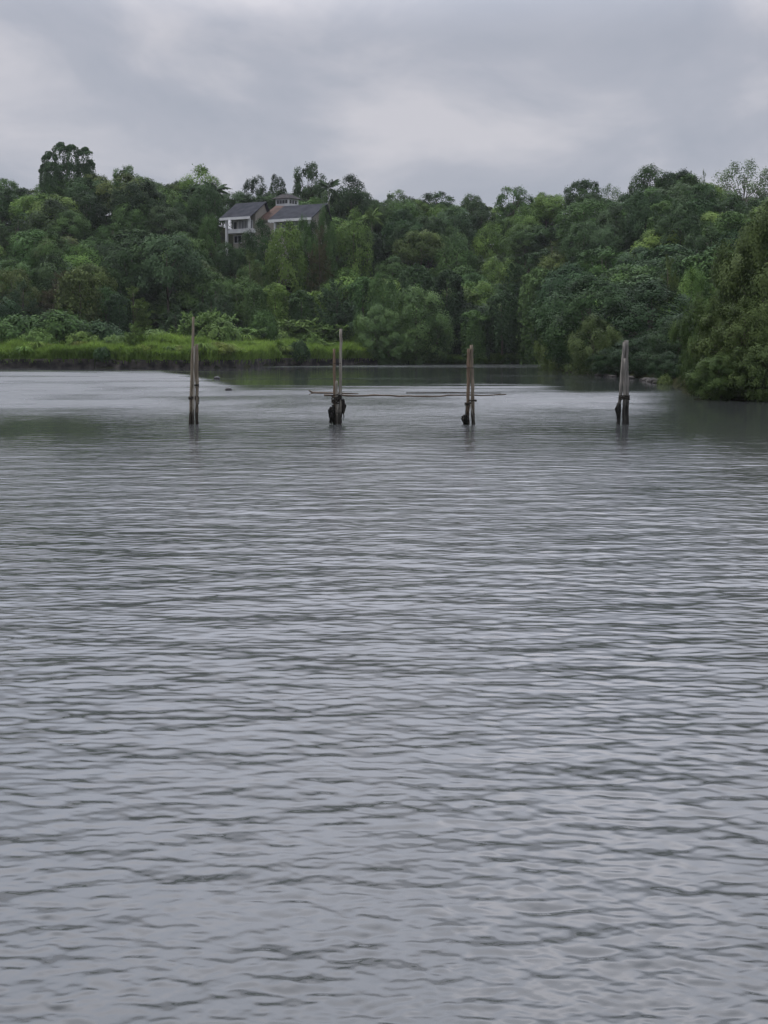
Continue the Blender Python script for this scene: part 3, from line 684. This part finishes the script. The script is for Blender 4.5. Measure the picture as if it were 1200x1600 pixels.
for i in range(26):
    px = rk.uniform(886, 1050); x, D = shore(px); D += rk.uniform(-2, 1.5); s = rk.uniform(.12, .42); bm = bmesh.new(); bmesh.ops.create_icosphere(bm, subdivisions=2, radius=s)
    for v in bm.verts: v.co = Vector((v.co.x * 1.5, v.co.y * 1.1, v.co.z * .6)) * rk.uniform(.82, 1.12)
    u, vv = (px - 600) / F * D, D
    o = link('rock', bm_mesh('rock', bm, M['rock']), None, label='small grey rock on the mud edge under the dark mangroves at right', category='rock', group='rocks on the mud edge'); o.location = (u, vv, .05)

# ------------------------------------------------------------------ grass and ground cover
def grass(name, n, area, hgt, wid, col, seed, lean=.5, mound=5.0):
    rng = np.random.default_rng(seed); x, y = area(rng, n); z = ground(x, y); ok = z > 0.05; x, y, z = x[ok], y[ok], z[ok]; n = len(x)
    mo = vnoise(x / mound, y / mound, seed) * .45 + vnoise(x / 1.9, y / 1.9, seed + 1) * .35 + vnoise(x / .7, y / .7, seed + 5) * .2
    mo = np.clip(mo * 1.6 - .3, 0, 1.2)
    h = hgt * (.2 + 1.3 * mo) * rng.uniform(.7, 1.2, n); a = rng.random(n) * 6.28; le = lean * rng.uniform(.3, 1.3, n)
    d = np.stack([np.cos(a), np.sin(a) - .35, np.zeros(n)], 1); s = np.stack([-np.sin(a), np.cos(a), np.zeros(n)], 1) * wid
    ed = np.exp(-np.maximum(0, y - I(600 + F * x / y, SH_PX, SH_D) + .4) / .5)[:, None]      # fringe hanging over the bank edge
    d = d * (1 - .7 * ed) + np.array([0, -1.1, -.55]) * ed
    b = np.stack([x, y, z - .05], 1); m = b + d * (h * le * .3)[:, None] + UP * (h * .6)[:, None]; t = b + d * (h * le)[:, None] + UP * (h * (1 - .25 * le))[:, None]
    V = np.stack([b - s * .4, m - s * .5, t, m + s * .5], 1).reshape(-1, 3)
    T = .16 + .55 * vnoise(x / 3.2, y / 3.2, seed + 2) + .35 * vnoise(x / .9, y / .9, seed + 3) + rng.normal(0, .12, n)
    me = np_mesh(name, V, np.arange(n * 4).reshape(-1, 4), M['blade'], tint=np.clip(T, 0, 1)); o = link(name, me, None, kind='stuff', label='tall yellow green grass covering the bank' if name == 'grass' else 'low green marsh plants at the foot of the hill', category='grass' if name == 'grass' else 'ground cover'); o.color = (*COL[col], 1); return o
def area_left(rng, n):
    px = rng.uniform(-200, 592, n); D0 = I(px, SH_PX, SH_D); f = rng.random(n) ** 1.3; y = D0 - .45 + f * (np.minimum(I(px, FT_PX, FT_D), D0 + 30) - D0 + 2); return (px - 600) / F * y, y
grass('grass', 190000, area_left, 1.6, .10, 'grass', 21)
def area_mid(rng, n):
    px = rng.uniform(640, 890, n); D0 = I(px, SH_PX, SH_D); y = np.maximum(D0, 215) + .3 + rng.random(n) * 9; return (px - 600) / F * y, y
grass('marsh_plants', 26000, area_mid, 1.1, .16, 'bright', 31, lean=.9)

# ------------------------------------------------------------------ trees and shrubs with a look of their own
exec_list = [
 # kind, px, top, width px, distance, colour, name, label
 ('shaggy', 103, 222, 84, 296, 'blue', 'tall_tree', 'tall shaggy tree standing out highest on the left skyline', dict(rot=0.0)),
 ('open', 482, 252, 52, 300, 'dark', 'tall_tree', 'tall slim open crowned tree on the skyline behind the house'),
 ('open', 400, 274, 44, 296, 'deep', 'open_tree', 'dark open crowned tree on the skyline above the left grey roof'),
 ('open', 433, 272, 34, 298, 'deep', 'open_tree', 'small dark open crowned tree on the skyline above the cupola'),
 ('round', 312, 263, 72, 290, 'bright', 'forest_tree', 'bright topped rounded tree on the skyline left of the house'),
 ('palm', 336, 280, 56, 276, 'dark', 'palm_tree', 'dark palm with a bare trunk just left of the house'),
 ('palm', 514, 277, 50, 288, 'dark', 'palm_tree', 'dark palm on the skyline right of the house'),
 ('palm', 580, 322, 44, 276, 'light', 'palm_tree', 'pale green palm on the slope right of the house'),
 ('round', 548, 277, 58, 296, 'deep', 'forest_tree', 'dark rounded tree on the skyline between house and centre dip'),
 ('open', 196, 257, 44, 296, 'mid', 'open_tree', 'leafy tree topping the left skyline between tall shaggy tree and house'),
 ('open', 622, 298, 60, 310, 'pale', 'open_tree', 'greyish thin crowned tree on the skyline right of the pale palm'),
 ('open', 682, 298, 64, 316, 'dark', 'open_tree', 'broad dark open tree on the centre skyline, over the third pile'),
 ('round', 738, 304, 48, 318, 'dark', 'forest_tree', 'low dark tree on the skyline at the left lip of the dip'),
 ('open', 802, 290, 62, 312, 'mid', 'open_tree', 'leafy tree on the skyline at the right lip of the dip'),
 ('spreading', 912, 281, 58, 290, 'dark', 'spreading_tree', 'dark flat topped tree on the skyline above the rightmost pile'),
 ('airy', 952, 288, 46, 286, 'pale', 'airy_tree', 'small see through tree on the skyline right of flat topped tree'),
 ('round', 1012, 260, 70, 268, 'dark', 'forest_tree', 'big dark rounded tree standing highest on the right skyline'),
 ('spreading', 1058, 268, 66, 268, 'deep', 'spreading_tree', 'dark spreading tree beside the highest tree of the right skyline'),
 ('wispy', 1078, 258, 30, 266, 'pale', 'wispy_tree', 'pale upright wispy tree on the right skyline'),
 ('wispy', 1100, 257, 26, 266, 'pale', 'wispy_tree', 'narrow pale wispy tree on the right skyline beside the airy one'),
 ('airy', 1165, 250, 104, 262, 'pale', 'airy_tree', 'large airy grey green tree with bare branches on right skyline'),
 ('airy', 1225, 262, 90, 262, 'pale', 'airy_tree', 'airy tree at the right end of the skyline, cut by the frame'),
 # trees on the slope that stand out
 ('round', 445, 348, 66, 246, 'bright', 'forest_tree', 'rich green round tree directly below the right grey roof'),
 ('wispy', 500, 338, 56, 252, 'brown', 'wispy_tree', 'brownish conical wispy tree below the right end of the house'),
 ('round', 553, 333, 66, 262, 'bright', 'forest_tree', 'bright green round tree on the slope below the dark palm'),
 ('wispy', 392, 380, 76, 238, 'olive', 'wispy_tree', 'soft olive tree below the left wing of the house'),
 ('round', 388, 366, 44, 250, 'dark', 'forest_tree', 'dark bush like tree crowding the left wing balcony'),
 ('vine', 430, 440, 56, 226, 'bright', 'vine_tree', 'bright climber draped tree low below the house'),
 ('vine', 398, 440, 44, 224, 'mid', 'vine_tree', 'green climber draped stump left of the bright draped tree'),
 ('vine', 470, 452, 52, 226, 'dark', 'vine_tree', 'dark climber draped tree between bright draped tree and second pile'),
 ('wispy', 95, 412, 96, 222, 'brown', 'wispy_tree', 'fuzzy brown tree low on the left slope'),
 ('vine', 122, 418, 78, 218, 'olive', 'vine_tree', 'olive climber covered tree in front of the fuzzy brown tree'),
 ('round', 18, 420, 74, 224, 'olive', 'forest_tree', 'olive round tree at the left edge above the bushes'),
 ('spreading', 205, 378, 104, 232, 'dark', 'spreading_tree', 'wide dark layered tree midway up the left slope'),
 ('spreading', 262, 366, 108, 230, 'blue', 'spreading_tree', 'broad grey green spreading tree above the leftmost pile'),
 ('round', 205, 318, 72, 268, 'mid', 'forest_tree', 'round green tree high on the slope between shaggy tree and house'),
 ('vine', 185, 455, 46, 216, 'deep', 'vine_tree', 'dark draped tree in the shade of the layered left tree'),
 ('vine', 740, 483, 54, 226, 'mid', 'vine_tree', 'narrow ivy column of leaves behind the third pile'),
 ('vine', 786, 452, 66, 226, 'dark', 'vine_tree', 'tall climber curtain right of the ivy column'),
 ('vine', 846, 414, 84, 224, 'mid', 'vine_tree', 'broad climber draped tree at the inlet head, right of the curtain'),
 ('vine', 700, 420, 70, 232, 'deep', 'vine_tree', 'deep green draped tree above and left of the ivy column'),
 ('vine', 650, 410, 66, 234, 'dark', 'vine_tree', 'dark draped tree rising behind the soft light green tree'),
 ('round', 598, 428, 54, 230, 'mid', 'forest_tree', 'round green tree peeping over the soft light green tree'),
 # shore trees
 ('feather', 525, 426, 92, 229, 'blue', 'feathery_tree', 'grey green conical soft tree behind the second pile'),
 ('mangrove', 650, 455, 112, 223, 'shore', 'shore_tree', 'large soft light green tree, highest of its clump, on the far shore'),
 ('mangrove', 590, 482, 84, 222, 'shore', 'shore_tree', 'smaller soft green tree on the left of that light green clump'),
 ('mangrove', 608, 508, 76, 220.5, 'shore', 'shore_tree', 'low light green soft tree at the water in front of the light green clump'),
 ('mangrove', 684, 500, 50, 224.5, 'mid', 'shore_tree', 'dark soft tree at the right foot of the light green clump'),
 ('feather', 274, 468, 72, 206, 'blue', 'feathery_tree', 'blue green soft tree sloping behind the leftmost pile'),
 ('feather', 330, 450, 60, 214, 'blue', 'feathery_tree', 'dim blue green tree right behind the tip of the leftmost pile'),
 ('mangrove', 874, 496, 72, 162, 'olive', 'mangrove_tree', 'light olive mangrove at the left end of the right bank'),
 ('mangrove', 925, 440, 185, 146, 'dark', 'mangrove_tree', 'big dark mangrove leaning over the mud behind the rightmost pile'),
 ('mangrove', 1018, 448, 190, 138, 'deep', 'mangrove_tree', 'wide dark mangrove between rightmost pile and near olive tree'),
 ('mangrove', 928, 500, 92, 131, 'near', 'mangrove_tree', 'low olive mangrove hanging over the water left of the rightmost pile'),
 ('mangrove', 1010, 528, 110, 120, 'deep', 'mangrove_tree', 'low deep green mangrove right behind the rightmost pile'),
 ('mangrove', 898, 470, 110, 156, 'dark', 'mangrove_tree', 'dark mangrove at the mud point, behind the low olive mangrove'),
 ('mangrove', 962, 545, 84, 126.5, 'deep', 'mangrove_tree', 'dark low mangrove with boughs at the water just left of rightmost pile'),
 ('mangrove', 1062, 500, 120, 112, 'deep', 'mangrove_tree', 'deep green mangrove in the shade beside the near olive tree'),
 ('mangrove', 1045, 552, 70, 102, 'deep', 'mangrove_tree', 'low dark mangrove bush on the mud right of the rightmost pile'),
 ('mangrove', 506, 333, 42, 255, 'mid', 'forest_tree', 'green tree covering the right gable wall of the house'),
 ('mangrove', 596, 342, 50, 302, 'dark', 'forest_tree', 'dark dense tree beside the pale palm, closing the crest'),
 ('mangrove', 474, 348, 46, 256, 'mid', 'forest_tree', 'green tree hiding the lower wall of the right house wing'),
 ('round', 490, 351, 40, 258, 'dark', 'forest_tree', 'dark tree hiding the foot of the right house wing'),
 ('round', 408, 347, 46, 256, 'dark', 'forest_tree', 'dark tree filling the gap between the two house wings'),
 ('mangrove', 1082, 428, 86, 150, 'bright', 'mangrove_tree', 'bright green tree between the wide dark mangrove and near tree'),
 ('wispy', 1046, 384, 62, 158, 'olive', 'mangrove_tree', 'soft olive topped tree above the wide dark mangrove'),
 # bushes on the left bank
 ('bush', 28, 495, 96, 192, 'mid', 'bush', 'green mounded bush at the far left of the bank'),
 ('bush', 92, 488, 100, 190, 'mid', 'bush', 'tall mounded bush on the bank under the fuzzy brown tree'),
 ('bush', 152, 503, 84, 192, 'blue', 'bush', 'greyish bush right of the tall mounded bush'),
 ('feather', 208, 500, 48, 183, 'bright', 'young_tree', 'upright fresh green young tree on the left bank'),
 ('bush', 161, 543, 30, 179.2, 'dark', 'bush', 'small dark bush overhanging the retaining wall'),
 ('bush', 245, 516, 70, 190, 'light', 'bush', 'light green bush between young tree and leftmost pile'),
 ('bush', 285, 540, 46, 181, 'yellow', 'bush', 'yellowish bush at the bank edge left of the leftmost pile'),
 ('bush', 412, 486, 46, 208, 'mid', 'bush', 'compact green bush between the two pinnate shrubs'),
 ('bush', 467, 533, 34, 205.5, 'dark', 'bush', 'small dark bush on the bank edge left of the second pile'),
 ('bush', 345, 500, 66, 200, 'light', 'bush', 'light green bush just right of the leftmost pile'),
 ('bush', 420, 512, 70, 217, 'light', 'bush', 'light leafy bush at the feet of the pinnate shrubs, left'),
 ('bush', 478, 520, 56, 220, 'bright', 'bush', 'bright leafy bush at the feet of the pinnate shrubs, right'),
 ('bush', 555, 512, 50, 230, 'bright', 'bush', 'bright bush at the end of the grass near the soft light tree'),
 ('bush', 60, 515, 60, 186, 'light', 'bush', 'low light green bush before the two mounded bushes'),
 ('bush', 128, 520, 54, 186, 'bright', 'bush', 'low bright bush before the greyish bush'),
 ('bush', 182, 524, 46, 184, 'light', 'bush', 'low light bush beside the young tree'),
 ('bush', 228, 538, 44, 180.5, 'yellow', 'bush', 'yellow green tussock right of the dark overhanging bush'),
 ('bush', 340, 535, 50, 182, 'yellow', 'bush', 'yellow green bush at the bank edge right of the leftmost pile'),
 ('round', 322, 288, 60, 273, 'dark', 'forest_tree', 'dark tree behind the palm trunk left of the house'),
 ('round', 352, 380, 46, 257, 'dark', 'forest_tree', 'dark tree at the foot of the house corner column'),
 ('round', 326, 334, 36, 262, 'mid', 'forest_tree', 'green tree below the left corner of the left grey roof'),
 ('pinnate', 316, 476, 78, 203, 'light', 'pinnate_shrub', 'tall fresh green shrub behind the tip of leftmost pile'),
 ('pinnate', 378, 508, 84, 206, 'light', 'pinnate_shrub', 'low spreading feather leaved shrub between first and second piles'),
 ('pinnate', 452, 490, 98, 222, 'light', 'pinnate_shrub', 'feather leaved shrub with long fronds left of the second pile'),
 ('pinnate', 505, 500, 76, 226, 'light', 'pinnate_shrub', 'feather leaved shrub directly behind the second pile'),
 ('bush', 850, 540, 60, 224, 'bright', 'bush', 'low bright bush at the inlet head, right of the marsh plants'),
 ('bush', 822, 520, 60, 228, 'mid', 'bush', 'green bush under the climber curtain behind the marsh plants'),
 ('bush', 1040, 586, 30, 98, 'olive', 'bush', 'tiny pale olive tuft in the water beside the near tree'),
]
for k, px, top, w, D, col, nm, lab, *kw in exec_list:
    tree(k, px, top, w, D, col, nm, lab, **(kw[0] if kw else {}), cat= {'bush': 'bush', 'pinnate': 'shrub', 'palm': 'palm'}.get(k, 'tree'))

for i in range(64):
    px = RNG.uniform(-90, 588); D = float(I(px, SH_PX, SH_D)) + RNG.uniform(.3, 1) ** 2 * 13; w = RNG.uniform(1.6, 3.6)
    spawn('tussock', 'grass_tussock', (px - 600) / F * D, D, w, w * RNG.uniform(.5, .8), var(RNG.choice(['grass', 'grass', 'yellow', 'bright']), RNG, .2),
          'arching tussock standing out of the tall grass on the left bank', 'grass tussock', 'grass tussocks on the left bank')
# near mangroves on the right: finer leaves, their own meshes
c, l = crown_round('crown', 201, 4.0, .1, 7.6, nl=46, nc=26, nf=44, lr=.22, ls=.16, zlow=-.95, cs=.24, irr=.4, twig=.8); proto('near', c, l, 8.4, 7.9, nlimb=24, r0=.2)
c, l = crown_round('crown', 202, 3.0, -.1, 5.2, nl=34, nc=24, nf=44, lr=.24, ls=.15, zlow=-.95, cs=.24, irr=.4, twig=.7); proto('near', c, l, 6.4, 5.2, nlimb=18, r0=.12)
for px, top, w, D, v, lab in (
    (1240, 316, 195, 72, 0, 'large near olive mangrove filling the right edge down to the water'),
    (1162, 372, 112, 74, 1, 'shoulder of the near olive growth, left of its tallest crown'),
    (1098, 470, 84, 75, 1, 'lower left bough of near olive growth, over the tuft in the water'),
    (1168, 470, 150, 69, 0, 'olive mangrove boughs in the middle of the near growth'),
    (1128, 556, 104, 68, 1, 'low olive boughs spreading over the water at left of near growth'),
    (1200, 540, 120, 66, 1, 'low olive boughs at the right edge touching the water'),
    (1320, 330, 190, 72, 0, 'olive mangrove mostly beyond the right edge of the frame')):
    tree('near', px, top, w, D, 'near', 'mangrove_tree', lab, 'tree', variant=v)

# ------------------------------------------------------------------ the rest of the wood, tree by tree
LOOK = {'bush': 'bushy', 'round': 'rounded', 'spreading': 'flat topped', 'vine': 'climber draped', 'feather': 'soft leaved', 'wispy': 'wispy', 'open': 'open crowned'}
COLN = {'dark': 'dark green', 'deep': 'very dark', 'mid': 'mid green', 'olive': 'olive', 'bright': 'fresh green', 'brown': 'brownish', 'blue': 'grey green', 'pale': 'pale'}
NAME = {'bush': 'undergrowth_bush', 'round': 'forest_tree', 'spreading': 'spreading_tree', 'vine': 'vine_tree', 'feather': 'feathery_tree', 'wispy': 'wispy_tree', 'open': 'open_tree'}
FILL = []
row = 0
t = 0.03
while t < 1.2:
    row += 1
    px = -95 + (row % 2) * 24
    while px < 1300:
        ft, rg = float(I(px, FT_PX, FT_D)), float(I(px, RG_PX, RG_D))
        tt = max(0, t + RNG.uniform(-.045, .045)); D = ft + (rg - ft) * tt
        p = px + RNG.uniform(-18, 18); x = (p - 600) / F * D
        px += 57
        if any((x - a) ** 2 + (D - b) ** 2 < (c * .30 + 1.0) ** 2 for a, b, c in HAND): continue
        z = float(ground(x, D)); h = RNG.uniform(7.0, 11.4) * (1.08 if tt < .1 else 1); w = RNG.uniform(6.6, 10.4)
        lim = ray(p, float(I(p, SK_PX, SK_PY)) + RNG.uniform(-2, 14), D)[2]
        h = min(h, lim - z)
        if 322 < p < 524 and D < hy + 16:
            m = w / D * F / 2 + 2
            q = [s for s in (p - m, p - m / 2, p, p + m / 2, p + m)]
            if D > hy - 1.5: 
                if p + m > 342 and p - m < 512: continue
            lim = min(ray(s, float(I(s, HOUSE_PX, HOUSE_PY)) + 3 + 6 * (abs(s - p) < m * .6), D)[2] for s in q if 338 < s < 510) if any(338 < s < 510 for s in q) else 99
            lim = lim if D < hy else 99
            h = min(h, lim - z)
        if h < 3.2: continue
        w = min(w, h * 1.25)
        kind = RNG.choices(['round', 'spreading', 'vine', 'feather', 'wispy', 'open'], [.44, .18, .16 if tt < .5 else .05, .08, .06, .06])[0]
        n = vnoise(x / 25, D / 25, 77)
        col = RNG.choices(['dark', 'deep', 'mid', 'olive', 'bright', 'brown', 'blue'], [.30, .14, .26 + n * .2, .12, .10 + n * .1, 0, .12])[0]
        if p > 880: col = RNG.choice(['mid', 'mid', 'blue', 'blue', 'dark', 'bright'])
        e = spawn(kind, NAME[kind], x, D, w, h, var(col, RNG), None, 'tree', 'trees of the wooded hillside')
        FILL.append([e, kind, col, *proj(x, D, z + h), w, tt])
    t += .108
for t in (.12, .3, .48, .66, .84, 1.0, 1.1):
    px = -80 + RNG.uniform(0, 40)
    while px < 1290:
        p = px + RNG.uniform(-14, 14); px += 62 if t < .9 else 44
        tt = t + RNG.uniform(-.05, .05); ft, rg = float(I(p, FT_PX, FT_D)), float(I(p, RG_PX, RG_D)); D = ft + (rg - ft) * tt; x = (p - 600) / F * D
        if 330 < p < 525 and D > hy - 5: continue
        col = RNG.choice(['dark', 'mid', 'deep']); w = RNG.uniform(6, 9); h = RNG.uniform(3.2, 5)
        e = spawn('bush', 'undergrowth_bush', x, D, w, h, var(col, RNG), None, 'bush', 'undergrowth of the wooded hillside')
        FILL.append([e, 'bush', col, *proj(x, D, float(ground(x, D)) + h), w, tt])
COLS = [(-999, 'beyond the left edge'), (0, 'at the far left'), (62, 'under the tall shaggy skyline tree'), (150, 'right of the tall shaggy tree'), (225, 'over the leftmost pile, left side'), (300, 'left of the house'),
        (345, 'in line with the left grey roof'), (420, 'in line with the right grey roof'), (505, 'over the second pile'), (570, 'over the shore clump'), (640, 'right of the shore clump'),
        (705, 'over the third pile'), (770, 'below the skyline dip'), (840, 'between third and fourth piles'), (910, 'over the fourth pile'), (985, 'right of the fourth pile'), (1060, 'left of the near mangrove'), (1130, 'over the near mangrove'), (1200, 'beyond the right edge')]
ROWS = [(0, 'at the hill foot'), (.14, 'low on the slope'), (.36, 'midway up'), (.62, 'high on the slope'), (.86, 'on the crest')]
groups = {}
for it in FILL:
    cph = [s for a, s in COLS if it[3] >= a][-1]; rph = [s for a, s in ROWS if it[6] >= a][-1]
    groups.setdefault(f'{COLN[it[2]]} {LOOK[it[1]]} {"shrub" if it[1] == "bush" else "tree"} {rph} {cph}', []).append(it)
for lab, its in groups.items():
    its.sort(key=lambda q: q[3])
    for i, it in enumerate(its):
        pre = '' if len(its) == 1 else (('left ', 'right ')[i] if len(its) == 2 else ('left ', 'middle ', 'right ')[min(i, 2)])
        it[0]['label'] = pre + lab
print('TREES', len(PLACED), 'FILL', len(FILL))

# ------------------------------------------------------------------ haze
HZ = 0.00010
if HZ:
    bm = bmesh.new(); box(bm, -662, 662, -132, 962, -3.2, 62)
    def haze_b(t, b):
        v = nd(t, 'VolumePrincipled', Density=HZ, Anisotropy=0.0); v.inputs['Color'].default_value = (.92, .95, 1, 1)
        t.nodes.remove(b); t.links.new(v.outputs[0], t.nodes['Material Output'].inputs['Volume'])
    hm = mat('haze', haze_b); link('haze', bm_mesh('haze', bm, hm), None, kind='stuff', label='thin pale haze over the lake and hill', category='haze')
